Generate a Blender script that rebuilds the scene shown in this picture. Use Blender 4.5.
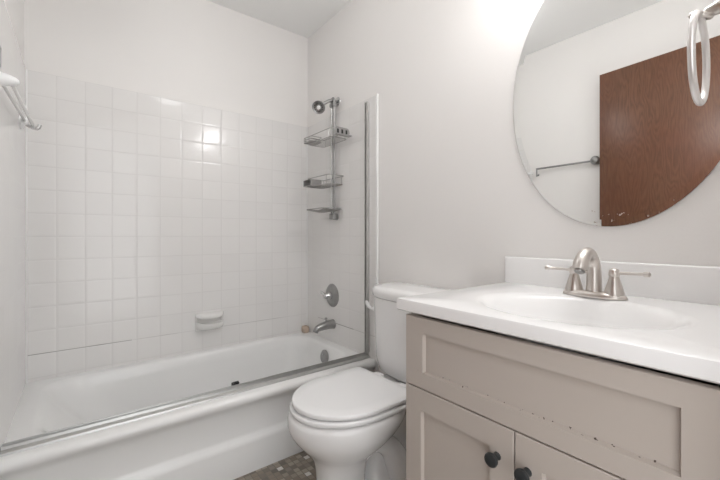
import bpy, bmesh, math, random
from mathutils import Vector, Matrix
random.seed(7)
PI = math.pi
S = bpy.context.scene
COL = S.collection
for o in list(bpy.data.objects):
    bpy.data.objects.remove(o)

# ------------------------------------------------------------------ camera
CAMX, CAMY, CAMZ = -1.2815, -2.26, 1.016
cam = bpy.data.cameras.new('camera')
cam.sensor_width = 36
cam.lens = 363 * 36 / 720
cam.shift_y = -5 / 720
cam.clip_start = 0.01
co = bpy.data.objects.new('camera', cam)
co.location = (CAMX, CAMY, CAMZ)
co.rotation_euler = (PI / 2, 0, 0.9119 - PI / 2)
COL.objects.link(co)
S.camera = co

# ------------------------------------------------------------------ world, exposure
w = bpy.data.worlds.new('world')
S.world = w
w.use_nodes = True
w.node_tree.nodes['Background'].inputs[0].default_value = (0.98, 0.99, 1.0, 1)
w.node_tree.nodes['Background'].inputs[1].default_value = 1.65
S.view_settings.view_transform = 'Standard'
S.view_settings.look = 'None'
S.view_settings.gamma = 1
S.view_settings.use_curve_mapping = False
S.view_settings.exposure = 0.47
FILL_GLOW = 5.0     # emission of the unseen fill globe added below the ceiling
VANITY_GLOW = 32.0      # emission of the three globes above the mirror

# ------------------------------------------------------------------ dimensions
XL = -1.48          # left wall
YS = -2.215         # wall with the doorway
ZC = 2.41
P = 0.1095          # wall tile pitch
ZT = 1.7755         # top of tiling
RIM = 0.338

# ------------------------------------------------------------------ materials
def nodes(name):
    m = bpy.data.materials.new(name)
    m.use_nodes = True
    nt = m.node_tree
    return m, nt, nt.nodes['Principled BSDF']

def N(nt, typ, **kw):
    n = nt.nodes.new(typ)
    for k, v in kw.items():
        setattr(n, k, v)
    return n

def mth(nt, op, a, b=None, c=None, clamp=False):
    n = nt.nodes.new('ShaderNodeMath')
    n.operation = op
    n.use_clamp = clamp
    for i, v in enumerate((a, b, c)):
        if v is None:
            continue
        if isinstance(v, (int, float)):
            n.inputs[i].default_value = v
        else:
            nt.links.new(v, n.inputs[i])
    return n.outputs[0]

def mixc(nt, fac, a, b):
    n = nt.nodes.new('ShaderNodeMix')
    n.data_type = 'RGBA'
    if isinstance(fac, (int, float)):
        n.inputs[0].default_value = fac
    else:
        nt.links.new(fac, n.inputs[0])
    for i, v in ((6, a), (7, b)):
        if isinstance(v, tuple):
            n.inputs[i].default_value = (v[0], v[1], v[2], 1)
        else:
            nt.links.new(v, n.inputs[i])
    return n.outputs[2]

def smooth_step(nt, x, e0, e1):
    n = nt.nodes.new('ShaderNodeMapRange')
    n.interpolation_type = 'SMOOTHSTEP'
    nt.links.new(x, n.inputs[0])
    n.inputs[1].default_value = e0
    n.inputs[2].default_value = e1
    return n.outputs[0]

def noise(nt, scale, detail=3, vec=None, rough=0.5):
    n = nt.nodes.new('ShaderNodeTexNoise')
    n.inputs['Scale'].default_value = scale
    n.inputs['Detail'].default_value = detail
    n.inputs['Roughness'].default_value = rough
    if vec is None:
        g = nt.nodes.new('ShaderNodeNewGeometry')
        vec = g.outputs['Position']
    nt.links.new(vec, n.inputs['Vector'])
    return n.outputs[0]

def bump(nt, b, h, strength, dist):
    n = nt.nodes.new('ShaderNodeBump')
    n.inputs['Strength'].default_value = strength
    n.inputs['Distance'].default_value = dist
    nt.links.new(h, n.inputs['Height'])
    nt.links.new(n.outputs[0], b.inputs['Normal'])
    return n

def simple(name, col, rough=0.5, metal=0.0, var=0.03, nscale=6, bumps=0.0, bscale=60, coat=0.0, spec=0.5):
    m, nt, b = nodes(name)
    f = noise(nt, nscale)
    a = tuple(max(0, c * (1 - var)) for c in col)
    c2 = tuple(min(1, c * (1 + var)) for c in col)
    nt.links.new(mixc(nt, f, a, c2), b.inputs['Base Color'])
    b.inputs['Roughness'].default_value = rough
    b.inputs['Metallic'].default_value = metal
    b.inputs['Coat Weight'].default_value = coat
    b.inputs['Coat Roughness'].default_value = 0.05
    b.inputs['Specular IOR Level'].default_value = spec
    if bumps > 0:
        bump(nt, b, noise(nt, bscale, 4), bumps, 0.002)
    return m

M = {}
M['paint'] = simple('wall_paint', (0.87, 0.85, 0.83), 0.45, var=0.012, nscale=2.5, bumps=0.12, bscale=120)
M['ceiling'] = simple('ceiling_paint', (0.92, 0.92, 0.91), 0.7, var=0.01, nscale=3, bumps=0.15, bscale=150)
M['enamel'] = simple('tub_enamel', (0.90, 0.90, 0.89), 0.13, var=0.015, nscale=3)
M['porcelain'] = simple('toilet_porcelain', (0.91, 0.905, 0.90), 0.08, var=0.01, nscale=4)
M['plastic'] = simple('white_plastic', (0.91, 0.91, 0.91), 0.22, var=0.01)
M['marble'] = simple('cultured_marble', (0.93, 0.925, 0.92), 0.16, var=0.008, nscale=5)
M['chrome'] = simple('chrome', (0.62, 0.62, 0.62), 0.13, 1.0, var=0.05, nscale=20)
M['chrome_dark'] = simple('worn_chrome', (0.36, 0.36, 0.355), 0.28, 1.0, var=0.2, nscale=40)
M['wire'] = simple('steel_wire', (0.42, 0.41, 0.40), 0.3, 1.0, var=0.1, nscale=40)
M['alu'] = simple('aluminium_track', (0.60, 0.60, 0.59), 0.38, 1.0, var=0.1, nscale=30)
M['nickel'] = simple('brushed_nickel', (0.66, 0.62, 0.585), 0.3, 1.0, var=0.06, nscale=30)
M['black'] = simple('black_metal', (0.028, 0.032, 0.034), 0.42, var=0.2, nscale=40)
M['rubber'] = simple('black_rubber', (0.02, 0.02, 0.02), 0.6, var=0.2)
M['ceramic'] = simple('ceramic_white', (0.82, 0.81, 0.79), 0.14, var=0.01)
M['trimwhite'] = simple('white_trim_paint', (0.80, 0.79, 0.77), 0.35, var=0.01)
M['satin'] = simple('satin_white_metal', (0.80, 0.775, 0.76), 0.28, 0.6, var=0.03)
M['soap'] = simple('beige_stone', (0.62, 0.50, 0.40), 0.6, var=0.15, nscale=60)
M['caulk'] = simple('white_caulk', (0.86, 0.86, 0.85), 0.3, var=0.02)
M['holder'] = simple('grey_plastic', (0.33, 0.32, 0.31), 0.4, var=0.12, nscale=60)

def cabinet_mat(name, z_chip=None):
    m, nt, b = nodes(name)
    f = noise(nt, 4)
    col = mixc(nt, f, (0.53, 0.475, 0.43), (0.555, 0.50, 0.452))
    if z_chip:
        g = nt.nodes.new('ShaderNodeNewGeometry')
        sx = nt.nodes.new('ShaderNodeSeparateXYZ')
        nt.links.new(g.outputs['Position'], sx.inputs[0])
        d = mth(nt, 'ABSOLUTE', mth(nt, 'SUBTRACT', sx.outputs[2], z_chip))
        band = mth(nt, 'LESS_THAN', d, 0.0022)
        n1 = noise(nt, 95, 2)
        msk = mth(nt, 'MULTIPLY', band, mth(nt, 'GREATER_THAN', n1, 0.645))
        col = mixc(nt, msk, col, (0.10, 0.075, 0.06))
    nt.links.new(col, b.inputs['Base Color'])
    b.inputs['Roughness'].default_value = 0.42
    bump(nt, b, noise(nt, 90, 3), 0.08, 0.001)
    return m
M['cab'] = cabinet_mat('cabinet_paint')
M['cabchip'] = cabinet_mat('cabinet_paint_chipped', 0.652)
M['cabin'] = simple('cabinet_inside', (0.06, 0.045, 0.035), 0.8, var=0.2)

def tile_mat(name, axis, off_u, crack=None, relief=0.42, joint_mul=1.0):
    """glazed 4 1/4 inch wall tiles, grid along world axis (0=x,1=y) and z"""
    m, nt, b = nodes(name)
    g = nt.nodes.new('ShaderNodeNewGeometry')
    sx = nt.nodes.new('ShaderNodeSeparateXYZ')
    nt.links.new(g.outputs['Position'], sx.inputs[0])
    u = mth(nt, 'DIVIDE', mth(nt, 'SUBTRACT', sx.outputs[axis], off_u), P)
    v = mth(nt, 'DIVIDE', mth(nt, 'SUBTRACT', sx.outputs[2], ZT), P)
    fu, fv = mth(nt, 'FRACT', u), mth(nt, 'FRACT', v)
    du = mth(nt, 'SUBTRACT', 0.5, mth(nt, 'ABSOLUTE', mth(nt, 'SUBTRACT', fu, 0.5)))
    dv = mth(nt, 'SUBTRACT', 0.5, mth(nt, 'ABSOLUTE', mth(nt, 'SUBTRACT', fv, 0.5)))
    d = mth(nt, 'MINIMUM', du, dv)
    tile = smooth_step(nt, d, 0.010, 0.028)       # 1 on the glaze, 0 in the joint
    pillow = smooth_step(nt, d, 0.008, 0.085)
    wn = N(nt, 'ShaderNodeTexWhiteNoise', noise_dimensions='2D')
    cb = nt.nodes.new('ShaderNodeCombineXYZ')
    nt.links.new(mth(nt, 'FLOOR', u), cb.inputs[0])
    nt.links.new(mth(nt, 'FLOOR', v), cb.inputs[1])
    nt.links.new(cb.outputs[0], wn.inputs['Vector'])
    glaze = mixc(nt, wn.outputs['Value'], (0.845, 0.83, 0.815), (0.865, 0.85, 0.835))
    joint = mixc(nt, noise(nt, 9, 3), (0.72, 0.705, 0.69), (0.79, 0.775, 0.76))
    joint = mixc(nt, joint_mul, glaze, joint)
    col = mixc(nt, tile, joint, glaze)
    # open, dirty joint along one course
    if crack is not None:
        zc, lo, hi = crack
        dz = mth(nt, 'ABSOLUTE', mth(nt, 'SUBTRACT', sx.outputs[2], zc))
        line = mth(nt, 'SUBTRACT', 1.0, smooth_step(nt, dz, 0.0006, 0.0022))
        nn = smooth_step(nt, noise(nt, 3.0, 3), 0.40, 0.56)
        inr = mth(nt, 'MULTIPLY', mth(nt, 'GREATER_THAN', sx.outputs[axis], lo), mth(nt, 'LESS_THAN', sx.outputs[axis], hi))
        base = mth(nt, 'ADD', mth(nt, 'MULTIPLY', inr, 0.65), mth(nt, 'MULTIPLY', nn, 0.35), clamp=True)
        col = mixc(nt, mth(nt, 'MULTIPLY', line, base), col, (0.20, 0.18, 0.165))
    nt.links.new(col, b.inputs['Base Color'])
    r = nt.nodes.new('ShaderNodeMapRange')
    nt.links.new(tile, r.inputs[0])
    r.inputs[3].default_value = 0.55 if joint_mul == 1 else 0.16
    r.inputs[4].default_value = 0.13
    nt.links.new(r.outputs[0], b.inputs['Roughness'])
    # height: pillowed tile edges + gentle glaze waviness
    h = mth(nt, 'ADD', pillow, mth(nt, 'MULTIPLY', noise(nt, 14, 2), 0.9))
    bump(nt, b, h, relief, 0.0009)
    return m
M['tileA'] = tile_mat('wall_tiles_back', 0, -1.3654, (ZT - 12 * P, -1.47, -1.06))
M['tileB'] = tile_mat('wall_tiles_right', 1, -0.7690 + 0.04, (ZT - 12 * P, -0.55, -0.15))
M['tileC'] = tile_mat('wall_tiles_left', 1, -0.7690 + 0.04, relief=0.03, joint_mul=0.5)

WHITE_TILES = ((-18, -31), (-23, -31), (-20, -35))
def floor_mat():
    m, nt, b = nodes('mosaic_floor')
    g = nt.nodes.new('ShaderNodeNewGeometry')
    sx = nt.nodes.new('ShaderNodeSeparateXYZ')
    nt.links.new(g.outputs['Position'], sx.inputs[0])
    p = 0.0262
    u = mth(nt, 'DIVIDE', sx.outputs[0], p)
    v = mth(nt, 'DIVIDE', sx.outputs[1], p)
    fu, fv = mth(nt, 'FRACT', mth(nt, 'ADD', u, 100)), mth(nt, 'FRACT', mth(nt, 'ADD', v, 100))
    du = mth(nt, 'SUBTRACT', 0.5, mth(nt, 'ABSOLUTE', mth(nt, 'SUBTRACT', fu, 0.5)))
    dv = mth(nt, 'SUBTRACT', 0.5, mth(nt, 'ABSOLUTE', mth(nt, 'SUBTRACT', fv, 0.5)))
    d = mth(nt, 'MINIMUM', du, dv)
    tile = smooth_step(nt, d, 0.03, 0.08)
    wn = N(nt, 'ShaderNodeTexWhiteNoise', noise_dimensions='2D')
    cb = nt.nodes.new('ShaderNodeCombineXYZ')
    nt.links.new(mth(nt, 'FLOOR', u), cb.inputs[0])
    nt.links.new(mth(nt, 'FLOOR', v), cb.inputs[1])
    nt.links.new(cb.outputs[0], wn.inputs['Vector'])
    cr = nt.nodes.new('ShaderNodeValToRGB')
    cr.color_ramp.interpolation = 'CONSTANT'
    el = cr.color_ramp.elements
    stops = [(0.0, (0.27, 0.225, 0.175)), (0.2, (0.37, 0.315, 0.25)), (0.4, (0.21, 0.18, 0.15)),
             (0.55, (0.46, 0.405, 0.33)), (0.72, (0.30, 0.265, 0.22)), (0.88, (0.155, 0.135, 0.115)), (0.975, (0.86, 0.84, 0.81))]
    el[0].position, el[0].color = 0.0, (*stops[0][1], 1)
    el[1].position, el[1].color = stops[1][0], (*stops[1][1], 1)
    for q, c in stops[2:]:
        e = el.new(q)
        e.color = (*c, 1)
    val = wn.outputs['Value']
    for ci, cj in WHITE_TILES:
        hit_ = mth(nt, 'MULTIPLY', mth(nt, 'COMPARE', mth(nt, 'FLOOR', u), ci, 0.1), mth(nt, 'COMPARE', mth(nt, 'FLOOR', v), cj, 0.1))
        val = mth(nt, 'MAXIMUM', val, hit_)
    nt.links.new(val, cr.inputs[0])
    stone = mixc(nt, mth(nt, 'MULTIPLY', noise(nt, 90, 4), 0.35), cr.outputs[0], (0.30, 0.27, 0.24))
    col = mixc(nt, tile, (0.20, 0.175, 0.15), stone)
    nt.links.new(col, b.inputs['Base Color'])
    b.inputs['Roughness'].default_value = 0.35
    bump(nt, b, tile, 0.5, 0.001)
    return m
M['floor'] = floor_mat()

def wood_mat():
    m, nt, b = nodes('stained_oak_veneer')
    g = nt.nodes.new('ShaderNodeNewGeometry')
    mp = nt.nodes.new('ShaderNodeMapping')
    nt.links.new(g.outputs['Position'], mp.inputs[0])
    mp.inputs['Scale'].default_value = (1.0, 3.2, 0.55)
    n0 = noise(nt, 2.2, 3, mp.outputs[0])
    rings = mth(nt, 'FRACT', mth(nt, 'MULTIPLY', n0, 26))
    tri = mth(nt, 'ABSOLUTE', mth(nt, 'SUBTRACT', mth(nt, 'MULTIPLY', rings, 2), 1))
    mp2 = nt.nodes.new('ShaderNodeMapping')
    nt.links.new(g.outputs['Position'], mp2.inputs[0])
    mp2.inputs['Scale'].default_value = (1.0, 40, 3.0)
    fine = noise(nt, 6, 4, mp2.outputs[0], 0.65)
    f = mth(nt, 'ADD', mth(nt, 'MULTIPLY', tri, 0.32), mth(nt, 'MULTIPLY', fine, 0.85), clamp=True)
    col = mixc(nt, f, (0.060, 0.024, 0.012), (0.205, 0.092, 0.048))
    blotch = smooth_step(nt, noise(nt, 3.5, 3), 0.3, 0.75)
    col = mixc(nt, mth(nt, 'MULTIPLY', blotch, 0.45), col, (0.15, 0.048, 0.024))
    nt.links.new(col, b.inputs['Base Color'])
    b.inputs['Roughness'].default_value = 0.33
    bump(nt, b, fine, 0.15, 0.0008)
    return m
M['wood'] = wood_mat()

def mirror_mat():
    m, nt, b = nodes('mirror_silvering')
    g = nt.nodes.new('ShaderNodeNewGeometry')
    sx = nt.nodes.new('ShaderNodeSeparateXYZ')
    nt.links.new(g.outputs['Position'], sx.inputs[0])
    low = mth(nt, 'SUBTRACT', 1.0, smooth_step(nt, sx.outputs[2], 1.055, 1.125))
    sp = mth(nt, 'GREATER_THAN', mth(nt, 'ADD', noise(nt, 95, 2), mth(nt, 'MULTIPLY', low, 0.11)), 0.79)
    msk = mth(nt, 'MULTIPLY', sp, mth(nt, 'GREATER_THAN', low, 0.02))
    nt.links.new(mixc(nt, msk, (0.93, 0.935, 0.93), (0.62, 0.55, 0.50)), b.inputs['Base Color'])
    b.inputs['Metallic'].default_value = 1.0
    nt.links.new(mth(nt, 'MULTIPLY', msk, 0.6), b.inputs['Roughness'])
    return m
M['mirror'] = mirror_mat()
def glass_lamp(name, glow, c):
    m, nt, b = nodes(name)
    b.inputs['Base Color'].default_value = (0.9, 0.9, 0.88, 1)
    f = noise(nt, 4)
    nt.links.new(mixc(nt, f, c, (c[0], c[1] + 0.005, c[2] + 0.01)), b.inputs['Emission Color'])
    b.inputs['Emission Strength'].default_value = glow
    return m
M['lamp'] = glass_lamp('fill_opal_globe', FILL_GLOW, (1, 0.992, 0.992))
M['vlamp'] = glass_lamp('lit_wall_globe', VANITY_GLOW, (1, 0.992, 0.992))

# ------------------------------------------------------------------ mesh helpers
def finish(name, bm, mat, parent=None, smooth=True, angle=38, origin=None):
    bmesh.ops.recalc_face_normals(bm, faces=bm.faces)
    if parent is not None:
        base = parent['_base'] if '_base' in parent else (0, 0, 0)
        base = Vector(base)
    elif origin is not None:
        base = Vector(origin)
    else:
        base = Vector((0, 0, 0))
    for v in bm.verts:
        v.co -= base
    if smooth:
        ca = math.radians(angle)
        for e in bm.edges:
            if len(e.link_faces) == 2:
                e.smooth = e.calc_face_angle(0) < ca
        for f in bm.faces:
            f.smooth = True
    me = bpy.data.meshes.new(name)
    bm.to_mesh(me)
    bm.free()
    me.materials.append(M[mat] if isinstance(mat, str) else mat)
    o = bpy.data.objects.new(name, me)
    COL.objects.link(o)
    if parent is not None:
        o.parent = parent
        o['_base'] = tuple(base)
    else:
        o.location = base
        o['_base'] = tuple(base)
    return o

def thing(name, label, cat, loc, group=None):
    o = bpy.data.objects.new(name, None)
    o.empty_display_size = 0.05
    o.location = loc
    o['_base'] = tuple(loc)
    o['label'] = label
    o['category'] = cat
    if group:
        o['group'] = group
    COL.objects.link(o)
    return o

def tag(o, label, cat, group=None):
    o['label'] = label
    o['category'] = cat
    if group:
        o['group'] = group
    return o

def struct(name, bm, mat, label=None, **kw):
    o = finish(name, bm, mat, **kw)
    o['kind'] = 'structure'
    if label:
        o['label'] = label
    return o

def box(bm, x0, x1, y0, y1, z0, z1, bev=0.0, seg=2):
    r = bmesh.ops.create_cube(bm, size=1)
    vs = r['verts']
    for v in vs:
        v.co = Vector(((x0 + x1) / 2 + v.co.x * (x1 - x0), (y0 + y1) / 2 + v.co.y * (y1 - y0), (z0 + z1) / 2 + v.co.z * (z1 - z0)))
    if bev > 0:
        es = list({e for v in vs for e in v.link_edges})
        bmesh.ops.bevel(bm, geom=es, offset=bev, segments=seg, affect='EDGES', profile=0.5)
    return bm

def nb(*a, **k):
    return box(bmesh.new(), *a, **k)

def rings_loft(bm, rings, cap0=True, cap1=True, closed=True):
    vr = [[bm.verts.new(p) for p in r] for r in rings]
    n = len(rings[0])
    for a, b in zip(vr[:-1], vr[1:]):
        for i in range(n if closed else n - 1):
            j = (i + 1) % n
            bm.faces.new((a[i], a[j], b[j], b[i]))
    if cap0:
        bm.faces.new(list(reversed(vr[0])))
    if cap1:
        bm.faces.new(vr[-1])
    return vr

def tube(bm, pts, rad, n=12, closed=False):
    pts = [Vector(p) for p in pts]
    k = len(pts)
    rad = [rad] * k if isinstance(rad, (int, float)) else rad
    rings = []
    nrm = None
    for i, p in enumerate(pts):
        if closed:
            t = (pts[(i + 1) % k] - pts[i - 1]).normalized()
        else:
            t = (pts[min(i + 1, k - 1)] - pts[max(i - 1, 0)]).normalized()
        if nrm is None:
            nrm = t.orthogonal().normalized()
        nrm = (nrm - t * nrm.dot(t)).normalized()
        bi = t.cross(nrm)
        r = rad[i]
        if isinstance(r, tuple):
            ra, rb = r
        else:
            ra = rb = r
        rings.append([p + nrm * ra * math.cos(2 * PI * q / n) + bi * rb * math.sin(2 * PI * q / n) for q in range(n)])
    if closed:
        vr = [[bm.verts.new(p) for p in r] for r in rings]
        for i in range(k):
            a, b = vr[i], vr[(i + 1) % k]
            # match twist
            best = min(range(n), key=lambda s: (a[0].co - b[s].co).length)
            for q in range(n):
                bm.faces.new((a[q], a[(q + 1) % n], b[(q + 1 + best) % n], b[(q + best) % n]))
    else:
        rings_loft(bm, rings)
    return bm

def arc(c, r, a0, a1, n, u, v):
    c, u, v = Vector(c), Vector(u), Vector(v)
    return [c + u * r * math.cos(a0 + (a1 - a0) * i / n) + v * r * math.sin(a0 + (a1 - a0) * i / n) for i in range(n + 1)]

def spline(pts, n=6):
    pts = [Vector(p) for p in pts]
    out = []
    for i in range(len(pts) - 1):
        p0, p1, p2, p3 = pts[max(i - 1, 0)], pts[i], pts[i + 1], pts[min(i + 2, len(pts) - 1)]
        for q in range(n):
            t = q / n
            out.append(0.5 * ((2 * p1) + (p2 - p0) * t + (2 * p0 - 5 * p1 + 4 * p2 - p3) * t * t + (3 * p1 - p0 - 3 * p2 + p3) * t ** 3))
    out.append(pts[-1])
    return out

def lathe(bm, prof, origin, axis=(0, 0, 1), n=32, sx=1.0, sy=1.0):
    """prof = [(radius, height)] revolved about axis through origin"""
    o = Vector(origin)
    ax = Vector(axis).normalized()
    u = Vector((0, 0, 1)) if abs(ax.z) < 0.9 else Vector((1, 0, 0))
    u = (u - ax * u.dot(ax)).normalized()
    v = ax.cross(u)
    rings = []
    for r, h in prof:
        r = max(r, 1e-4)
        rings.append([o + ax * h + u * r * sx * math.cos(2 * PI * q / n) + v * r * sy * math.sin(2 * PI * q / n) for q in range(n)])
    rings_loft(bm, rings)
    return bm

def rrect(x0, x1, y0, y1, r, z, k=8, m=6):
    """rounded rectangle, constant vertex count, counter-clockwise"""
    r = min(r, (x1 - x0) / 2 - 1e-4, (y1 - y0) / 2 - 1e-4)
    cs = [(x1 - r, y0 + r, -PI / 2), (x1 - r, y1 - r, 0), (x0 + r, y1 - r, PI / 2), (x0 + r, y0 + r, PI)]
    pts = []
    for i, (cx, cy, a) in enumerate(cs):
        cur = [Vector((cx + r * math.cos(a + PI / 2 * q / k), cy + r * math.sin(a + PI / 2 * q / k), z)) for q in range(k + 1)]
        pts += cur
        nx = cs[(i + 1) % 4]
        st = Vector((nx[0] + r * math.cos(nx[2]), nx[1] + r * math.sin(nx[2]), z))
        for q in range(1, m):
            pts.append(cur[-1].lerp(st, q / m))
    return pts

# ================================================================== STRUCTURE
T = 0.10
struct('floor', nb(XL - T, T, -3.4, T, -0.05, 0), 'floor', smooth=False)
struct('ceiling', nb(XL - T, T, YS - 0.12, T, ZC, ZC + 0.05), 'ceiling', smooth=False)
struct('wall_back', nb(XL - T, T, 0.0, T, 0, ZC), 'paint', smooth=False)
struct('wall_right', nb(0.0, T, YS - 0.12, 0, 0, ZC), 'paint', smooth=False)
struct('wall_left', nb(XL - T, XL, YS - 0.12, 0, 0, ZC), 'paint', smooth=False)
# wall with the open doorway the camera stands in
DX0, DX1, DZ = -1.405, -0.62, 2.075
bm = bmesh.new()
box(bm, XL, DX0, YS - 0.12, YS, 0, ZC)
box(bm, DX1, 0.0, YS - 0.12, YS, 0, ZC)
box(bm, DX0, DX1, YS - 0.12, YS, DZ, ZC)
struct('wall_front', bm, 'paint', smooth=False)
# tiled surround: three slabs a few millimetres proud of the paint, with rounded outer edge
TT = 0.006
struct('wall_tiling_back', nb(XL + TT, -TT, -TT, 0, RIM - 0.01, ZT), 'tileA', smooth=False)
struct('wall_tiling_right', nb(-TT, 0, -0.755, 0, RIM - 0.01, ZT), 'tileB', smooth=False)
struct('wall_tiling_left', nb(XL, XL + TT, -0.755, 0, RIM - 0.01, ZT), 'tileC', smooth=False)
struct('trim_1', nb(-0.011, 0, -0.771, -0.755, 0.0, ZT + 0.004, bev=0.004, seg=3), 'caulk')
struct('trim_2', nb(XL, XL + 0.011, -0.771, -0.755, 0.0, ZT + 0.004, bev=0.004, seg=3), 'caulk')
# caulk bead in the two tiled corners
bm = bmesh.new(); tube(bm, [(-TT - 0.001, -TT - 0.001, RIM), (-TT - 0.001, -TT - 0.001, ZT)], 0.005, 8)
struct('trim_3', bm, 'caulk')
bm = bmesh.new(); tube(bm, [(XL + TT + 0.001, -TT - 0.001, RIM), (XL + TT + 0.001, -TT - 0.001, ZT)], 0.005, 8)
struct('trim_4', bm, 'caulk')
struct('baseboard_right', nb(-0.012, 0, -1.53, -0.772, 0, 0.09, bev=0.003), 'trimwhite')
struct('baseboard_left', nb(XL, XL + 0.012, YS, -0.772, 0, 0.09, bev=0.003), 'trimwhite')

# ------------------------------------------------------------------ door (open against the left wall)
ang = math.atan2(0.05, 0.564)
p0 = Vector((-1.400, -1.350, 0.012))           # free edge, face towards the room
dirv = Vector((0.075, -1, 0)).normalized()     # towards the hinges
nrm = Vector((-dirv.y, dirv.x, 0))             # into the room
nrm = nrm if nrm.x > 0 else -nrm
def door_box(s0, s1, h0, h1, d0, d1, bev=0.002):
    b_ = nb(s0, s1, d0, d1, h0, h1, bev=bev)
    for v in b_.verts:
        v.co = p0 + dirv * v.co.x + nrm * v.co.y + Vector((0, 0, v.co.z))
    return b_
dr = bpy.data.objects.new('door_1', None)
dr.location = p0; dr['_base'] = tuple(p0); dr['kind'] = 'structure'; COL.objects.link(dr)
finish('door_leaf', door_box(0, 0.80, 0, 2.04, -0.035, 0.0), 'wood', dr)
# ================================================================== BATHTUB
tub = thing('bathtub', 'white enamelled alcove bathtub filling the tiled end of the room', 'bathtub', (-0.74, -0.38, 0))
x0, x1, yb = XL + 0.001, -0.001, -0.001
def front(y, z, r=0.004):
    return rrect(x0, x1, y, yb, r, z)
rings = [front(-0.748, 0.001), front(-0.748, 0.125), front(-0.744, 0.143), front(-0.730, 0.152), front(-0.727, 0.165), front(-0.730, 0.270),
         front(-0.738, 0.288), front(-0.750, 0.300), front(-0.756, 0.312), front(-0.755, 0.324), front(-0.748, 0.333), front(-0.735, RIM)]
def basin(xa, xb, ya, yb_, r, z):
    return rrect(xa, xb, ya, yb_, r, z)
rings += [basin(-1.415, -0.062, -0.668, -0.050, 0.10, RIM),
          basin(-1.400, -0.072, -0.658, -0.058, 0.12, RIM - 0.004),
          basin(-1.385, -0.082, -0.648, -0.066, 0.13, RIM - 0.016),
          basin(-1.350, -0.092, -0.640, -0.074, 0.135, RIM - 0.06),
          basin(-1.290, -0.104, -0.628, -0.084, 0.14, 0.20),
          basin(-1.210, -0.118, -0.615, -0.096, 0.14, 0.12),
          basin(-1.170, -0.130, -0.600, -0.110, 0.13, 0.085),
          basin(-1.110, -0.165, -0.565, -0.145, 0.11, 0.066),
          basin(-0.950, -0.300, -0.450, -0.260, 0.09, 0.060)]
bm = bmesh.new()
rings_loft(bm, rings, cap0=True, cap1=True)
finish('tub_body', bm, 'enamel', tub, angle=50)
bm = bmesh.new()
lathe(bm, [(0.0, 0.012), (0.024, 0.012), (0.035, 0.009), (0.042, 0.003), (0.042, -0.002), (0.0, -0.002)], (-0.096, -0.375, 0.272), (-1, 0, 0.12), 36)
ov = finish('overflow_plate', bm, 'chrome_dark', tub)
for s in (-1, 1):
    bm = bmesh.new()
    lathe(bm, [(0.004, 0), (0.004, 0.002), (0.0, 0.003)], (-0.108, -0.375 + 0.0, 0.272 + s * 0.018), (-1, 0, 0.12), 10)
    finish('screw', bm, 'chrome', ov)
bm = bmesh.new()
lathe(bm, [(0.0, 0.006), (0.018, 0.006), (0.030, 0.003), (0.032, -0.003), (0.0, -0.003)], (-0.235, -0.355, 0.064), (0, 0, 1), 32)
finish('drain', bm, 'chrome', tub)

# ------------------------------------------------------------------ shower door frame left on the tub
fr = thing('shower_door_frame', 'grey aluminium track along the tub rim with an upright jamb on the tiled wall', 'shower door frame', (-0.74, -0.69, RIM))
bm = bmesh.new()
L0, L1 = XL + 0.008, -0.008
prof = [(-0.712, 0.0), (-0.709, 0.006), (-0.694, 0.011), (-0.692, 0.020), (-0.689, 0.020), (-0.687, 0.012), (-0.680, 0.012), (-0.678, 0.024), (-0.674, 0.024), (-0.672, 0.0)]
rings_loft(bm, [[Vector((x, y, RIM + z + 0.0005)) for y, z in prof] for x in (L0, L1)])
finish('bottom_track', bm, 'alu', fr, angle=20)
bm = bmesh.new()
prof = [(0.0, -0.699), (-0.020, -0.699), (-0.020, -0.696), (-0.010, -0.696), (-0.010, -0.683), (-0.020, -0.683), (-0.020, -0.679), (0.0, -0.679)]
rings_loft(bm, [[Vector((x - TT - 0.0005, y, z)) for x, y in prof] for z in (RIM + 0.027, 1.755)])
jb = finish('wall_jamb', bm, 'alu', fr, angle=20)
for z in (1.60, 1.05, 0.50):
    bm = bmesh.new()
    lathe(bm, [(0.004, 0), (0.004, 0.003), (0.0, 0.004)], (-0.0165, -0.6895, z), (-1, 0, 0), 10)
    finish('jamb_screw', bm, 'rubber', jb)
bm = nb(-0.752, -0.722, -0.671, -0.652, RIM + 0.001, RIM + 0.030, bev=0.002)
box(bm, -0.748, -0.726, -0.673, -0.666, RIM + 0.024, RIM + 0.036, bev=0.001)
g_ = finish('guide_block', bm, 'rubber', fr)
g_['label'] = 'small black plastic guide block on the track'

# ------------------------------------------------------------------ tub fittings
sp = thing('tub_spout', 'chrome tub spout with a diverter knob below the round valve', 'tub spout', (-TT, -0.335, 0.452))
bm = bmesh.new()
path = spline([(-TT, -0.335, 0.452), (-0.045, -0.335, 0.452), (-0.09, -0.335, 0.447), (-0.125, -0.335, 0.437), (-0.138, -0.335, 0.418)], 5)
rr = [0.031, 0.030, 0.029, 0.028, 0.027, 0.027, 0.026, 0.026, 0.025, 0.024, 0.024, 0.023, 0.022, 0.021, 0.020, 0.020, 0.019, 0.018, 0.018, 0.017, 0.016]
tube(bm, path, rr[:len(path)], 20)
finish('spout_body', bm, 'chrome_dark', sp)
bm = bmesh.new()
lathe(bm, [(0.005, 0), (0.004, 0.012), (0.008, 0.014), (0.009, 0.019), (0.006, 0.023), (0, 0.024)], (-0.060, -0.335, 0.476), (0, 0, 1), 16)
finish('diverter_knob', bm, 'chrome_dark', sp)

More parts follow.
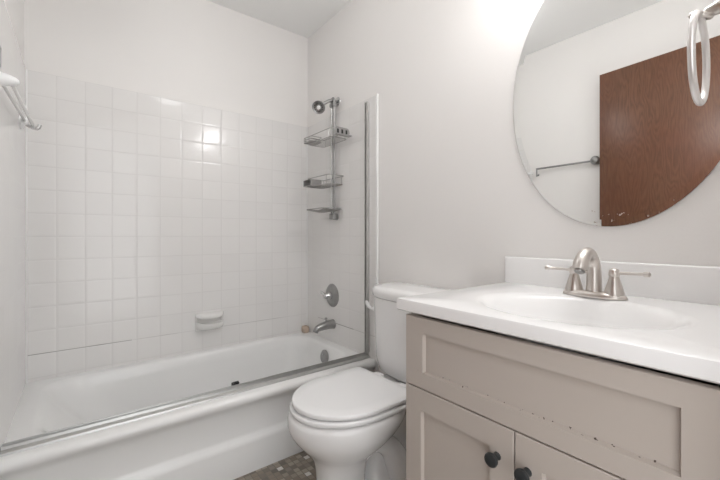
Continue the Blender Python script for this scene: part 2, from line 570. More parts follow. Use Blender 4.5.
vl = thing('shower_valve', 'round chrome shower valve plate with lever handle on the tiles', 'shower valve', (-TT, -0.325, 0.632))
bm = bmesh.new()
lathe(bm, [(0.0, 0.016), (0.030, 0.016), (0.050, 0.012), (0.068, 0.006), (0.074, 0.0), (0.0, 0.0)], (-TT, -0.325, 0.632), (-1, 0, 0), 40)
finish('escutcheon', bm, 'chrome_dark', vl)
bm = bmesh.new()
lathe(bm, [(0.024, 0.0), (0.024, 0.018), (0.019, 0.028), (0.016, 0.040), (0.010, 0.046), (0, 0.047)], (-TT - 0.014, -0.325, 0.632), (-1, 0, 0), 28)
h_ = finish('valve_hub', bm, 'chrome', vl)
bm = bmesh.new()
tube(bm, [(-0.050, -0.325, 0.632), (-0.058, -0.310, 0.640), (-0.060, -0.285, 0.650), (-0.058, -0.268, 0.655)], [0.009, 0.010, 0.009, 0.006], 12)
finish('lever', bm, 'chrome', vl)

sd = thing('soap_dish', 'white ceramic soap dish set into the tiles of the long wall', 'soap dish', (-0.67, -TT, 0.50))
bm = bmesh.new()
def sdr(w_, h_, y_, r_, zc=0.505):
    return [Vector((p.x, y_, p.y)) for p in rrect(-0.668 - w_, -0.668 + w_, zc - h_, zc + h_, r_, 0, 4, 4)]
rings_loft(bm, [sdr(0.080, 0.054, -TT, 0.010), sdr(0.079, 0.053, -TT - 0.008, 0.010), sdr(0.073, 0.047, -TT - 0.013, 0.012),
                sdr(0.066, 0.040, -TT - 0.011, 0.012), sdr(0.060, 0.034, -TT - 0.006, 0.010)])
finish('backplate', bm, 'ceramic', sd)
bm = bmesh.new()   # scooped tray with curled lip, its edges dip in the middle
secs = []
for i in range(17):
    t = -1 + 2 * i / 16
    bl = math.sqrt(max(0.0, 1 - abs(t) ** 3.2))
    d_ = 0.008 + 0.052 * bl
    q_ = -0.010 * (1 - t * t)
    x_ = -0.668 + 0.077 * t
    y_ = -TT - 0.006
    secs.append([Vector((x_, y_, 0.507 + q_)), Vector((x_, y_ - d_ * 0.45, 0.497 + q_)), Vector((x_, y_ - d_ * 0.85, 0.500 + q_)), Vector((x_, y_ - d_ * 0.97, 0.510 + q_)), Vector((x_, y_ - d_ * 1.06, 0.508 + q_)),
                 Vector((x_, y_ - d_ * 1.08, 0.494 + q_)), Vector((x_, y_ - d_ * 0.9, 0.478 + q_)), Vector((x_, y_ - d_ * 0.4, 0.468 + q_)), Vector((x_, y_, 0.462 + q_))])
rings_loft(bm, secs)
finish('tray', bm, 'ceramic', sd, angle=60)
bm = bmesh.new()   # hood above with a sagging lower edge
secs = []
for i in range(17):
    t = -1 + 2 * i / 16
    d_ = 0.006 + 0.030 * math.sqrt(max(0.0, 1 - abs(t) ** 3))
    q_ = -0.016 * (1 - t * t)
    x_ = -0.668 + 0.079 * t
    y_ = -TT - 0.008
    secs.append([Vector((x_, y_, 0.560)), Vector((x_, y_ - d_ * .7, 0.556)), Vector((x_, y_ - d_, 0.548 + q_ * .5)), Vector((x_, y_ - d_ * .95, 0.540 + q_)), Vector((x_, y_, 0.536 + q_))])
rings_loft(bm, secs)
finish('hood', bm, 'ceramic', sd, angle=60)

bm = nb(-0.060, -0.018, -0.060, -0.012, RIM + 0.001, RIM + 0.048, bev=0.012, seg=3)
tag(finish('pumice_stone', bm, 'soap', origin=(-0.04, -0.036, RIM)), 'small beige stone standing in the back corner of the tub rim', 'stone')

# ------------------------------------------------------------------ shower head
sh = thing('shower_sprayer', 'small round chrome shower head on a short wall arm', 'shower head', (0, -0.375, 1.84))
bm = bmesh.new()
lathe(bm, [(0.030, 0), (0.028, 0.006), (0.014, 0.010), (0, 0.011)], (0, -0.375, 1.850), (-1, 0, 0), 24)
finish('wall_flange', bm, 'chrome', sh)
bm = bmesh.new()
tube(bm, spline([(0, -0.375, 1.850), (-0.05, -0.374, 1.848), (-0.085, -0.362, 1.828), (-0.115, -0.350, 1.808)], 5), 0.010, 14)
finish('shower_arm', bm, 'chrome_dark', sh)
bm = bmesh.new()
hc = Vector((-0.115, -0.350, 1.808)); hd = Vector((-0.55, -0.62, -0.52)).normalized()
lathe(bm, [(0.012, -0.01), (0.015, 0.006), (0.020, 0.016), (0.036, 0.030), (0.040, 0.042), (0.037, 0.047), (0.030, 0.044), (0.0, 0.042)], hc, hd, 32)
hb = finish('head_shell', bm, 'chrome_dark', sh)
bm = bmesh.new()
lathe(bm, [(0.012, 0.043), (0.011, 0.052), (0.006, 0.054), (0, 0.054)], hc, hd, 18)
finish('spray_centre', bm, 'plastic', hb)
uu = hd.orthogonal().normalized(); vv = hd.cross(uu)
bm = bmesh.new()
for q in range(12):
    a_ = 2 * PI * q / 12
    c_ = hc + hd * 0.0445 + (uu * math.cos(a_) + vv * math.sin(a_)) * 0.024
    lathe(bm, [(0.004, -0.002), (0.0035, 0.003), (0, 0.0035)], c_, hd, 8)
finish('nozzles', bm, 'rubber', hb)

# ------------------------------------------------------------------ shower caddy hung below the head
CY = -0.375
cd = thing('shower_caddy', 'tall chrome wire shower caddy hanging from the shower arm with two baskets', 'shower caddy', (-0.035, CY, 1.12))
for dy in (-0.016, 0.010):
    bm = bmesh.new()
    tube(bm, [(-0.036, CY + dy, 1.135), (-0.036, CY + dy, 1.828)], 0.0075 if dy < 0 else 0.006, 12)
    finish('upright', bm, 'chrome_dark' if dy < 0 else 'chrome', cd)
bm = nb(-0.050, -0.022, CY - 0.030, CY + 0.022, 1.806, 1.834, bev=0.008, seg=3)
tube(bm, [(-0.036, CY + 0.0165, 1.825)] + arc((-0.036, CY + 0.0005, 1.850), 0.016, 0, PI, 12, (0, 1, 0), (0, 0, 1)) + [(-0.036, CY - 0.0155, 1.825)], 0.0055, 10)
finish('hanging_hook', bm, 'chrome_dark', cd)
bm = nb(-0.052, -0.010, CY - 0.026, CY + 0.020, 1.112, 1.150, bev=0.007, seg=3)
lathe(bm, [(0.020, 0), (0.016, 0.012), (0.008, 0.020), (0, 0.02)], (-TT - 0.001, CY - 0.003, 1.128), (-1, 0, 0), 20)
finish('suction_foot', bm, 'chrome_dark', cd)
def loop(bm, x0_, x1_, y0_, y1_, z, r, rad, n=8):
    pts = rrect(x0_, x1_, y0_, y1_, r, z, 5, 3)
    tube(bm, pts, rad, n, closed=True)
def basket(name, z, x0_, x1_, y0_, y1_, hh, n_wires):
    bm = bmesh.new()
    loop(bm, x0_, x1_, y0_, y1_, z, 0.022, 0.0026)
    loop(bm, x0_ + 0.006, x1_ - 0.002, y0_ + 0.008, y1_ - 0.008, z - hh, 0.020, 0.0022)
    for i in range(n_wires):
        y = y0_ + 0.024 + (y1_ - y0_ - 0.048) * i / (n_wires - 1)
        tube(bm, [(x1_ - 0.002, y, z - hh), (x0_ + 0.006, y, z - hh)], 0.0013, 6)
    for (xa, ya) in ((x0_ + 0.003, y0_ + 0.03), (x0_ + 0.003, y1_ - 0.03), (x1_ - 0.004, y0_ + 0.03), (x1_ - 0.004, y1_ - 0.03)):
        tube(bm, [(xa, ya, z), (xa, ya, z - hh)], 0.0016, 6)
    return finish(name, bm, 'wire', cd)
b1 = basket('wire_basket', 1.632, -0.142, -0.016, -0.515, -0.235, 0.046, 12)
b2 = basket('wire_basket', 1.372, -0.130, -0.016, -0.475, -0.215, 0.052, 12)
# slotted soap holder at the near end of the upper basket, small rack at its far end
def slotted(x0_, x1_, y0_, y1_, z0_, z1_, nslot, parent, name):
    bm = bmesh.new()
    k_ = 20
    w_ = (x1_ - x0_)
    outer = []
    box(bm, x0_, x1_, y0_, y0_ + 0.004, z0_, z1_, 0.0015)
    box(bm, x0_, x1_, y1_ - 0.004, y1_, z0_, z1_, 0.0015)
    for i in range(nslot + 1):
        x = x0_ + (w_ - 0.006) * i / nslot
        box(bm, x, x + 0.006, y0_, y1_, z0_, z0_ + 0.004, 0.001)
    box(bm, x0_, x1_, y0_, y1_, z1_ - 0.004, z1_, 0.0015)
    return finish(name, bm, 'holder', parent)
bm = bmesh.new()
yh = -0.528
rings_loft(bm, [[Vector((p.x, y, p.y)) for p in rrect(-0.128, -0.022, 1.592, 1.640, 0.020, 0, 6, 4)] for y in (yh, yh - 0.004)])
rings_loft(bm, [[Vector((p.x, y, p.y)) for p in rrect(-0.128, -0.022, 1.590, 1.596, 0.003, 0, 6, 4)] for y in (yh - 0.030, yh)])
hold = finish('soap_holder', bm, 'holder', b1)
for k in range(3):
    bm = nb(-0.110 + 0.030 * k, -0.098 + 0.030 * k, yh - 0.0052, yh - 0.0041, 1.604, 1.628, bev=0.0004)
    finish('slot', bm, 'rubber', b1)
bm = bmesh.new()
for z in (1.592, 1.606, 1.620):
    loop(bm, -0.165, -0.085, -0.330, -0.236, z, 0.012, 0.0024)
for i in range(7):
    y = -0.322 + 0.078 * i / 6
    tube(bm, [(-0.162, y, 1.592), (-0.088, y, 1.592)], 0.0018, 6)
finish('razor_rack', bm, 'wire', b1)
slotted(-0.148, -0.070, -0.300, -0.205, 1.322, 1.362, 6, b2, 'sponge_holder')
bm = bmesh.new()      # shallow lowest dish
loop(bm, -0.150, -0.018, -0.455, -0.235, 1.176, 0.03, 0.0028)
secs = []
for i in range(9):
    t = i / 8
    y = -0.45 + 0.21 * t
    s_ = 0.010 * (1 - (2 * t - 1) ** 2)
    secs.append([Vector((-0.145, y, 1.175 - s_)), Vector((-0.085, y, 1.171 - s_ * 1.5)), Vector((-0.022, y, 1.175 - s_)),
                 Vector((-0.022, y, 1.172 - s_)), Vector((-0.085, y, 1.168 - s_ * 1.5)), Vector((-0.145, y, 1.172 - s_))])
rings_loft(bm, secs)
finish('soap_tray', bm, 'holder', cd, angle=60)

# ------------------------------------------------------------------ white double rail inside the tub, left wall
tr = thing('towel_rack', 'white double rail rack with chrome end hook on the left tiled wall', 'towel rack', (XL, -0.875, 1.43))
bm = bmesh.new()
lathe(bm, [(0.034, 0), (0.034, 0.008), (0.026, 0.020), (0.020, 0.045), (0.013, 0.060), (0.006, 0.066), (0, 0.067)], (XL, -0.868, 1.445), (1, 0, 0), 28, sx=0.8, sy=0.75)
finish('bracket', bm, 'plastic', tr)
for xo, zo in ((0.050, 0.0), (0.024, 0.012)):
    bm = bmesh.new()
    tube(bm, [(XL + xo, -0.868, 1.440 + zo), (XL + xo * 0.9, -0.215, 1.478 + zo)], 0.0055, 10)
    finish('rail', bm, 'plastic', tr)
bm = bmesh.new()
lathe(bm, [(0.030, 0), (0.028, 0.006), (0.014, 0.014), (0.012, 0.022), (0, 0.024)], (XL + TT, -0.215, 1.483), (1, 0, 0), 24)
finish('end_plate', bm, 'plastic', tr)
bm = bmesh.new()
tube(bm, spline([(XL + 0.02, -0.215, 1.478), (XL + 0.045, -0.217, 1.466), (XL + 0.062, -0.218, 1.466), (XL + 0.068, -0.218, 1.482)], 5), 0.007, 12)
finish('hook', bm, 'chrome', tr)

# chrome towel bar on the left wall, seen in the mirror
tb = thing('towel_bar', 'thin chrome towel bar on the painted wall beside the brown door', 'towel bar', (XL, -1.10, 1.51))
bx_ = -1.449
bm = bmesh.new()
tube(bm, [(bx_, -1.300, 1.511), (bx_, -0.915, 1.511)], 0.0065, 14)
finish('bar', bm, 'chrome_dark', tb)
bm = bmesh.new()
lathe(bm, [(0.024, 0), (0.024, 0.006), (0.012, 0.010), (0.011, 0.024), (0.021, 0.028), (0.028, 0.038), (0.029, 0.048), (0.020, 0.060), (0, 0.064)], (XL, -1.312, 1.511), (1, 0, 0), 26)
finish('post', bm, 'chrome_dark', tb)
bm = bmesh.new()
tube(bm, [(bx_, -0.918, 1.514), (bx_, -0.918, 1.462), (bx_ + 0.001, -0.918, 1.458), (XL + 0.001, -0.918, 1.470)], 0.0055, 10)
finish('end_bracket', bm, 'chrome_dark', tb)

# ================================================================== TOILET
TY = -1.152
to = thing('toilet', 'white two-piece toilet with closed lid between the tub and the vanity', 'toilet', (-0.42, TY, 0))
def egg(xf, xb, hw, z, n=48, flat=2.0, pw=2.0, yc=TY):
    """egg section: pointed-round front towards -x, squarer back"""
    xm = xf + (xb - xf) * 0.52
    pts = []
    for i in range(n):
        t = 2 * PI * i / n
        c, s = math.cos(t), math.sin(t)
        e = flat if c > 0 else pw
        cx_ = abs(c) ** (2 / e) * (1 if c > 0 else -1)
        sy_ = abs(s) ** (2 / e) * (1 if s > 0 else -1)
        pts.append(Vector((xm + cx_ * ((xb - xm) if c > 0 else (xm - xf)), yc + sy_ * hw, z)))
    return pts
# bowl
bm = bmesh.new()
R_ = []
for z, xf, xb, hw in ((0.001, -0.612, -0.42, 0.088), (0.02, -0.609, -0.42, 0.084), (0.06, -0.605, -0.425, 0.078), (0.13, -0.604, -0.425, 0.077), (0.178, -0.608, -0.42, 0.084), (0.209, -0.618, -0.41, 0.100),
                      (0.234, -0.634, -0.39, 0.120), (0.257, -0.654, -0.36, 0.142), (0.280, -0.676, -0.32, 0.161), (0.302, -0.694, -0.285, 0.175), (0.324, -0.707, -0.26, 0.184),
                      (0.346, -0.713, -0.24, 0.188), (0.368, -0.713, -0.24, 0.188), (0.380, -0.709, -0.24, 0.185), (0.386, -0.700, -0.245, 0.178), (0.386, -0.64, -0.30, 0.125)):
    R_.append(egg(xf, xb, hw, z, flat=2.4 if z < 0.2 else 2.0, pw=2.3 if z < 0.2 else 2.0))
rings_loft(bm, R_)
finish('bowl', bm, 'porcelain', to, angle=60)
# rear of the bowl: trapway body with deck the tank stands on
bm = bmesh.new()
def rr_(xa, xb, hw, r, z, yc=TY):
    return rrect(xa, xb, yc - hw, yc + hw, r, z, 6, 4)
rings_loft(bm, [rr_(-0.46, -0.07, 0.126, 0.06, 0.001), rr_(-0.46, -0.07, 0.124, 0.06, 0.026), rr_(-0.45, -0.08, 0.116, 0.05, 0.040), rr_(-0.41, -0.10, 0.085, 0.05, 0.055),
                rr_(-0.40, -0.13, 0.055, 0.04, 0.12), rr_(-0.38, -0.12, 0.055, 0.04, 0.20), rr_(-0.40, -0.09, 0.075, 0.05, 0.26), rr_(-0.42, -0.05, 0.105, 0.05, 0.32),
                rr_(-0.42, -0.03, 0.120, 0.04, 0.36), rr_(-0.42, -0.025, 0.122, 0.03, 0.383), rr_(-0.41, -0.03, 0.116, 0.03, 0.390)])
finish('pedestal', bm, 'porcelain', to, angle=60)
# trapway bulge following an S on each side
for s in (-1, 1):
    bm = bmesh.new()
    pth = spline([(-0.50, TY + s * 0.045, 0.16), (-0.45, TY + s * 0.052, 0.205), (-0.39, TY + s * 0.056, 0.225), (-0.33, TY + s * 0.060, 0.195), (-0.295, TY + s * 0.068, 0.135), (-0.275, TY + s * 0.074, 0.07), (-0.27, TY + s * 0.074, 0.012)], 5)
    tube(bm, pth, [0.026 + 0.034 * min(1, max(0, (i - 8) / 16)) for i in range(len(pth))], 20)
    finish('trapway', bm, 'porcelain', to)
    bm = bmesh.new()
    lathe(bm, [(0.015, 0), (0.015, 0.010), (0.011, 0.018), (0, 0.021)], (-0.385, TY + s * 0.100, 0.036), (0, 0, 1), 18)
    bc = finish('bolt_cap', bm, 'plastic', to)
# seat and lid
def slab(name, mat, xf, xb, hw, z0_, z1_, e=0.006, dome=0.0, flat=3.2):
    bm = bmesh.new()
    rs = [egg(xf + e, xb - e, hw - e, z0_, flat=flat), egg(xf + e * .3, xb - e * .3, hw - e * .3, z0_ + e * .35, flat=flat), egg(xf, xb, hw, z0_ + e, flat=flat),
          egg(xf, xb, hw, z1_ - e, flat=flat), egg(xf + e * .3, xb - e * .3, hw - e * .3, z1_ - e * .35, flat=flat), egg(xf + e, xb - e, hw - e, z1_, flat=flat),
          egg(xf + 0.05, xb - 0.03, hw - 0.05, z1_ + dome, flat=flat)]
    rings_loft(bm, rs)
    return finish(name, bm, mat, to, angle=50)
slab('seat', 'plastic', -0.704, -0.285, 0.184, 0.391, 0.408, 0.005, flat=12)
slab('lid', 'plastic', -0.696, -0.285, 0.181, 0.4125, 0.430, 0.005, 0.0, flat=12)
for s in (-1, 1):
    bm = nb(-0.284, -0.250, TY + s * 0.075 - 0.022, TY + s * 0.075 + 0.022, 0.391, 0.424, bev=0.007, seg=3)
    finish('hinge', bm, 'plastic', to)
# tank (bow fronted)
def bow(xw, hw, front_, r, z, n=14):
    pts = [Vector((-xw, TY - hw, z)), Vector((-xw, TY + hw, z))]
    # side + bowed front, from +y side round to -y side
    out = []
    for i in range(n + 1):
        t = PI * i / n
        e = 3.2
        c, s = math.cos(t), math.sin(t)
        yy = TY + hw * (abs(c) ** (2 / e)) * (1 if c > 0 else -1)
        xx = -xw - (front_ - xw) * (abs(s) ** (2 / e))
        out.append(Vector((xx, yy, z)))
    return [Vector((-xw, TY - hw * 0.5, z)), Vector((-xw, TY + hw * 0.5, z))] + out
bm = bmesh.new()
rings_loft(bm, [bow(0.03, 0.19, 0.200, 0, 0.392), bow(0.022, 0.212, 0.220, 0, 0.410), bow(0.018, 0.222, 0.232, 0, 0.46), bow(0.016, 0.230, 0.242, 0, 0.715), bow(0.016, 0.230, 0.242, 0, 0.736)])
finish('tank', bm, 'porcelain', to, angle=50)
bm = bmesh.new()
rings_loft(bm, [bow(0.014, 0.228, 0.241, 0, 0.737), bow(0.010, 0.235, 0.248, 0, 0.742), bow(0.008, 0.238, 0.252, 0, 0.760), bow(0.010, 0.235, 0.248, 0, 0.774), bow(0.014, 0.228, 0.241, 0, 0.781), bow(0.035, 0.20, 0.20, 0, 0.784)])
finish('tank_lid', bm, 'porcelain', to, angle=50)
bm = bmesh.new()
lathe(bm, [(0.013, 0), (0.012, 0.008), (0.007, 0.014), (0, 0.015)], (-0.185, TY + 0.196, 0.668), (-0.5, 0.85, 0), 18)
tube(bm, spline([(-0.195, TY + 0.205, 0.668), (-0.205, TY + 0.218, 0.684), (-0.203, TY + 0.238, 0.704)], 4), [0.006, 0.0065, 0.0075, 0.009, 0.010, 0.010, 0.009, 0.008, 0.004], 12)
lv = finish('flush_lever', bm, 'plastic', to)
# water supply
sv = thing('supply_valve', 'small chrome water supply valve and hose behind the toilet', 'supply valve', (-0.0, TY + 0.19, 0.17))
bm = bmesh.new()
lathe(bm, [(0.026, 0), (0.024, 0.005), (0.009, 0.008), (0.009, 0.05), (0.013, 0.052), (0.013, 0.075), (0, 0.076)], (-0.012, TY + 0.17, 0.17), (-1, 0, 0), 18)
finish('stop_valve', bm, 'chrome', sv)
bm = bmesh.new()
tube(bm, spline([(-0.078, TY + 0.17, 0.178), (-0.082, TY + 0.175, 0.25), (-0.090, TY + 0.165, 0.33), (-0.10, TY + 0.150, 0.389)], 6), 0.005, 10)
finish('hose', bm, 'wire', sv)

# ================================================================== VANITY CABINET
VX, VY0, VY1 = -0.555, -2.188, -1.536       # front plane of the frame, right and left ends
vc = thing('vanity_cabinet', 'greige painted vanity cabinet with two shaker doors under the white sink top', 'vanity cabinet', (-0.28, -1.87, 0))
ZB, ZV = 0.09, 0.806
bm = bmesh.new()
box(bm, VX + 0.018, -0.014, VY1 - 0.018, VY1, 0.0, ZV - 0.004)
box(bm, VX + 0.018, -0.014, VY0, VY0 + 0.018, 0.0, ZV - 0.004)
box(bm, VX + 0.018, -0.014, VY0 + 0.018, VY1 - 0.018, ZB, ZB + 0.018)
box(bm, -0.020, -0.014, VY0 + 0.018, VY1 - 0.018, ZB + 0.018, ZV - 0.004)
box(bm, VX + 0.060, VX + 0.075, VY0 + 0.018, VY1 - 0.018, 0.0, ZB)
finish('carcass', bm, 'cab', vc, smooth=False)
bm = bmesh.new()   # face frame
fx0, fx1 = VX + 0.0, VX + 0.018
box(bm, fx0, fx1, VY1 - 0.010, VY1, ZB, 0.7935, 0.001)
box(bm, fx0, fx1, VY0, VY0 + 0.010, ZB, 0.7935, 0.001)
box(bm, fx0 + 0.014, fx1 + 0.002, VY0 + 0.010, VY1 - 0.010, 0.775, 0.789)
box(bm, fx0 + 0.006, fx1, VY0 + 0.010, VY1 - 0.010, 0.585, 0.625)
box(bm, fx0 + 0.006, fx1, VY0 + 0.010, VY1 - 0.010, ZB, ZB + 0.04)
finish('face_frame', bm, 'cab', vc, smooth=False)
def shaker(name, ya, yb_, za, zb_, st, rl, parent, mat='cab', xo=0.0):
    """frame and recessed panel as one mesh; ya < yb_"""
    bm = bmesh.new()
    xf, xb = VX - 0.005 - xo, VX + 0.012 - xo
    def ring(a, b_, c, d, x):
        return [bm.verts.new((x, a, c)), bm.verts.new((x, b_, c)), bm.verts.new((x, b_, d)), bm.verts.new((x, a, d))]
    e = 0.0015
    r0 = ring(ya, yb_, za, zb_, xb)
    r1 = ring(ya, yb_, za, zb_, xf + e)
    r2 = ring(ya + e, yb_ - e, za + e, zb_ - e, xf)
    r3 = ring(ya + st, yb_ - st, za + rl, zb_ - rl, xf)
    r4 = ring(ya + st + 0.003, yb_ - st - 0.003, za + rl + 0.003, zb_ - rl - 0.003, xf + 0.011)
    rs = [r0, r1, r2, r3, r4]
    for a, b_ in zip(rs[:-1], rs[1:]):
        for i in range(4):
            j = (i + 1) % 4
            bm.faces.new((a[i], a[j], b_[j], b_[i]))
    bm.faces.new(r4)
    bm.faces.new(list(reversed(r0)))
    return finish(name, bm, mat, parent, smooth=False)
ff = shaker('drawer_front', VY0 + 0.003, VY1 - 0.001, 0.607, 0.7945, 0.062, 0.041, vc, 'cabchip')
dl = shaker('door', -1.8545, VY1 - 0.001, ZB + 0.01, 0.6035, 0.056, 0.056, vc)
dr_ = shaker('door', VY0 + 0.003, -1.8575, ZB + 0.01, 0.6035, 0.056, 0.056, vc)
for dpar, ky in ((dl, -1.817), (dr_, -1.885)):
    bm = bmesh.new()
    lathe(bm, [(0.009, 0), (0.008, 0.004), (0.0065, 0.010), (0.0075, 0.014), (0.0145, 0.020), (0.0155, 0.024), (0.0140, 0.0275), (0.008, 0.0300), (0, 0.0308)], (VX - 0.005, ky, 0.534), (-1, 0, 0), 28)
    finish('knob', bm, 'black', dpar)

# ------------------------------------------------------------------ sink top
ZK = 0.840
vt = thing('sink_top', 'glossy white moulded sink top with oval basin on the vanity', 'countertop', (-0.28, -1.86, 0.806))
bm = bmesh.new()
cx_, cy_ = -0.326, -1.868       # basin centre
ax_, ay_ = 0.184, 0.222
K = 72
XF, YA, YB_ = -0.575, -2.213, -1.515
def outer(x0_, x1_, y0_, y1_, z):
    """points on a rectangle in the direction of each ellipse parameter"""
    pts = []
    for i in range(K):
        t = 2 * PI * i / K
        dx, dy = math.cos(t) * ax_, math.sin(t) * ay_
        k1 = ((x1_ - cx_) / dx) if dx > 1e-6 else (((x0_ - cx_) / dx) if dx < -1e-6 else 1e9)
        k2 = ((y1_ - cy_) / dy) if dy > 1e-6 else (((y0_ - cy_) / dy) if dy < -1e-6 else 1e9)
        k = min(k1, k2)
        pts.append(Vector((cx_ + dx * k, cy_ + dy * k, z)))
    # snap the nearest to corners
    for cxr, cyr in ((x0_, y0_), (x0_, y1_), (x1_, y0_), (x1_, y1_)):
        j = min(range(K), key=lambda q: (pts[q].x - cxr) ** 2 + (pts[q].y - cyr) ** 2)
        pts[j] = Vector((cxr, cyr, z))
    return pts
def ell(s, z, dx=0.0):
    return [Vector((cx_ + dx + ax_ * s * math.cos(2 * PI * i / K), cy_ + ay_ * s * math.sin(2 * PI * i / K), z)) for i in range(K)]
xb_ = -0.002
rs = [ell(0.93, 0.8065), outer(XF + 0.004, xb_, YA, YB_ - 0.004, 0.8065), outer(XF, xb_, YA, YB_, 0.810), outer(XF, xb_, YA, YB_, 0.8335), outer(XF + 0.0015, xb_, YA, YB_ - 0.0015, 0.838),
      outer(XF + 0.006, xb_, YA, YB_ - 0.006, ZK), ell(1.08, ZK), ell(1.04, ZK - 0.0006), ell(1.00, ZK - 0.0026), ell(0.96, ZK - 0.0075), ell(0.92, ZK - 0.0155), ell(0.87, ZK - 0.029), ell(0.80, ZK - 0.052),
      ell(0.70, ZK - 0.090), ell(0.52, ZK - 0.112), ell(0.30, ZK - 0.124), ell(0.11, ZK - 0.128)]
rings_loft(bm, rs, cap0=False, cap1=True)
# under side of the bowl so the basin has thickness
rs2 = [ell(0.93, 0.8065), ell(0.93, 0.80), ell(0.84, ZK - 0.075), ell(0.72, ZK - 0.10), ell(0.5, ZK - 0.124), ell(0.2, ZK - 0.138)]
rings_loft(bm, rs2, cap0=False, cap1=True)
bmesh.ops.remove_doubles(bm, verts=bm.verts, dist=1e-6)
finish('basin_slab', bm, 'marble', vt, angle=45)
bm = nb(-0.022, -0.002, YA, YB_ - 0.001, ZK - 0.002, 0.936, bev=0.005, seg=3)
finish('backsplash', bm, 'marble', vt)
bm = bmesh.new()
lathe(bm, [(0.0, 0.004), (0.015, 0.004), (0.021, 0.002), (0.022, -0.002), (0, -0.002)], (cx_, cy_, ZK - 0.127), (0, 0, 1), 28)
finish('sink_drain', bm, 'nickel', vt)

# ------------------------------------------------------------------ faucet
FX, FY = -0.118, -1.848
fa = thing('faucet', 'brushed nickel centerset faucet with two lever handles on the sink top', 'faucet', (FX, FY, ZK))
bm = bmesh.new()
def stad(hw, hx_, z):
    pts = []
    for i in range(40):
        t = 2 * PI * i / 40
        c, s = math.cos(t), math.sin(t)
        pts.append(Vector((FX + hx_ * abs(c) ** (2 / 2.2) * (1 if c > 0 else -1), FY + hw * abs(s) ** (2 / 3.0) * (1 if s > 0 else -1), z)))
    return pts
rings_loft(bm, [stad(0.081, 0.029, ZK + 0.0005), stad(0.082, 0.030, ZK + 0.004), stad(0.080, 0.029, ZK + 0.009), stad(0.075, 0.025, ZK + 0.013), stad(0.071, 0.021, ZK + 0.016)])
finish('base_plate', bm, 'nickel', fa)
bm = bmesh.new()
pp = spline([(FX + 0.004, FY, ZK + 0.012), (FX + 0.004, FY, ZK + 0.060), (FX + 0.001, FY, ZK + 0.094), (FX - 0.020, FY, ZK + 0.119), (FX - 0.052, FY, ZK + 0.124), (FX - 0.080, FY, ZK + 0.106), (FX - 0.094, FY, ZK + 0.080)], 6)
nn_ = len(pp)
rad = []
for i in range(nn_):
    t = i / (nn_ - 1)
    rad.append(0.0205 - 0.005 * min(1, t * 2.2) + 0.0045 * max(0, (t - 0.45) / 0.55))
tube(bm, pp, rad, 22)
spt = finish('spout', bm, 'nickel', fa)
bm = bmesh.new()
dd_ = (pp[-1] - pp[-2]).normalized()
lathe(bm, [(0.0125, -0.004), (0.0125, 0.005), (0.010, 0.007), (0, 0.006)], pp[-1], dd_, 20)
finish('aerator', bm, 'chrome_dark', spt)
for s in (-1, 1):
    hy = FY + s * 0.0510
    bm = bmesh.new()
    lathe(bm, [(0.024, 0.010), (0.0235, 0.018), (0.020, 0.032), (0.0155, 0.048), (0.0125, 0.058), (0.0115, 0.062), (0.013, 0.064), (0.0135, 0.072), (0.012, 0.080), (0.007, 0.084), (0, 0.085)], (FX, hy, ZK), (0, 0, 1), 26)
    hd_ = finish('handle', bm, 'nickel', fa)
    bm = bmesh.new()
    L_ = 0.078
    ang_ = 0.22
    d_ = Vector((-0.10, s * math.cos(0.0), 0.03)).normalized()
    st = Vector((FX, hy, ZK + 0.072))
    tube(bm, [st, st + d_ * 0.02, st + d_ * 0.055, st + d_ * 0.066, st + d_ * 0.070, st + d_ * 0.080, st + d_ * 0.083], [0.0048, 0.0042, 0.0042, 0.0045, 0.0072, 0.0072, 0.003], 14)
    finish('lever', bm, 'nickel', hd_)

# ================================================================== MIRROR
MYc, MZc, MA, MB = -1.853, 1.486, 0.310, 0.444
mi = thing('oval_mirror', 'large frameless oval mirror with a thin cut rim, above the faucet', 'mirror', (-0.004, MYc, MZc))
def oval(da, x):
    return [Vector((x, MYc + (MA - da) * math.cos(2 * PI * i / 128), MZc + (MB - da) * math.sin(2 * PI * i / 128))) for i in range(128)]
bm = bmesh.new()
rings_loft(bm, [oval(0.020, -0.0068), oval(0.0199, -0.0065)], cap0=True, cap1=True)
finish('mirror_face', bm, 'mirror', mi, smooth=False)
bm = bmesh.new()
rings_loft(bm, [oval(0.020, -0.0068), oval(0.0, -0.0062)], cap0=False, cap1=False)
finish('bevel', bm, 'mirror', mi, smooth=False)
bm = bmesh.new()
rings_loft(bm, [oval(0.0, -0.0062), oval(0.0, -0.0015), oval(0.0202, -0.0015), oval(0.0205, -0.0063)], cap0=False, cap1=False)
finish('edge', bm, 'chrome_dark', mi, smooth=False)

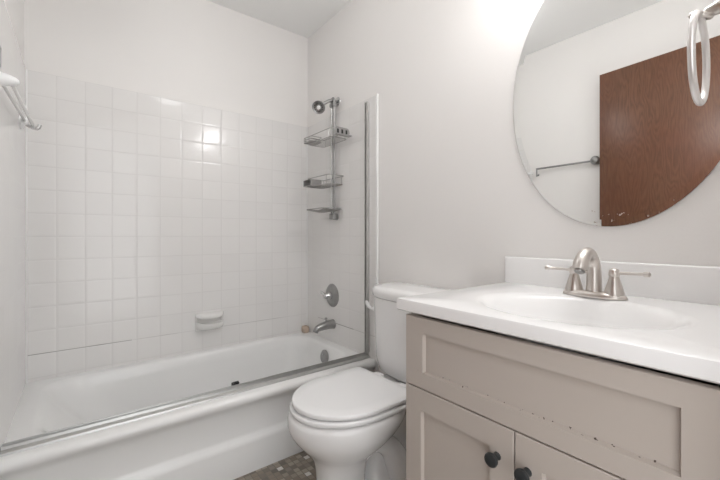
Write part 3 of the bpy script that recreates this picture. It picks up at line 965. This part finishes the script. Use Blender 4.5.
# ================================================================== TOWEL RING (on the doorway wall)
rg = thing('towel_ring', 'pale satin towel ring hanging from a wall arm in front of the mirror', 'towel ring', (-0.47, YS, 1.38))
bm = bmesh.new()
lathe(bm, [(0.028, 0), (0.028, 0.005), (0.020, 0.012), (0.015, 0.020), (0.0130, 0.045), (0.0110, 0.065), (0.0085, 0.080), (0.005, 0.085), (0.003, 0.086)], (-0.455, YS, 1.400), (-0.04, 1, -0.20), 24)
finish('post', bm, 'nickel', rg)
bm = bmesh.new()
tube(bm, arc((-0.460, YS + 0.086, 1.382), 0.0135, 0, 2 * PI * 31 / 32, 31, (1, 0.15, 0.25), (-0.1, 0.9, 0.45)), 0.0042, 10, closed=True)
finish('eyelet', bm, 'nickel', rg)
bm = bmesh.new()
tube(bm, arc((-0.464, YS + 0.087, 1.309), 0.070, 0, 2 * PI * 63 / 64, 63, (1.0, 0.03, 0), (-0.05, -0.02, 1.0)), 0.0052, 14, closed=True)
finish('ring', bm, 'satin', rg)

# ================================================================== LAMPS (both above the frame; the ceiling globe is added fill light)
cl = thing('added_fill_lamp', 'unseen fill lamp added below the ceiling, lit opal glass globe on a short stem', 'fill lamp', (-0.74, -0.86, ZC))
bm = bmesh.new(); lathe(bm, [(0.16, 0), (0.16, 0.012), (0.14, 0.02), (0, 0.02)], (-0.74, -0.86, ZC), (0, 0, -1), 40)
finish('fill_base', bm, 'chrome', cl)
bm = bmesh.new(); lathe(bm, [(0.012, 0.02), (0.012, 0.195), (0.03, 0.20), (0.03, 0.215), (0, 0.215)], (-0.74, -0.86, ZC), (0, 0, -1), 20)
finish('fill_stem', bm, 'chrome', cl)
bm = bmesh.new(); bmesh.ops.create_uvsphere(bm, u_segments=32, v_segments=20, radius=0.10)
for v in bm.verts:
    v.co += Vector((-0.74, -0.86, ZC - 0.30))
finish('fill_globe', bm, 'lamp', cl)
vl_ = thing('vanity_lamp', 'chrome wall lamp bar with three lit glass globes above the mirror', 'wall lamp', (0, -1.853, 2.00))
bm = nb(-0.03, 0, -2.09, -1.62, 2.00, 2.08, bev=0.006)
finish('lamp_bar', bm, 'chrome', vl_)
for k in range(3):
    y = -1.853 + (k - 1) * 0.17
    bm = bmesh.new()
    lathe(bm, [(0.012, 0), (0.012, 0.07), (0.024, 0.075), (0.024, 0.095), (0.0, 0.096)], (-0.03, y, 2.04), (-1, 0, 0), 20)
    finish('lamp_socket', bm, 'chrome', vl_)
    bm = bmesh.new()
    bmesh.ops.create_uvsphere(bm, u_segments=24, v_segments=14, radius=0.045)
    for v in bm.verts:
        v.co += Vector((-0.165, y, 2.04))
    finish('lamp_globe', bm, 'vlamp', vl_)

for o in bpy.data.objects:
    if '_base' in o:
        del o['_base']
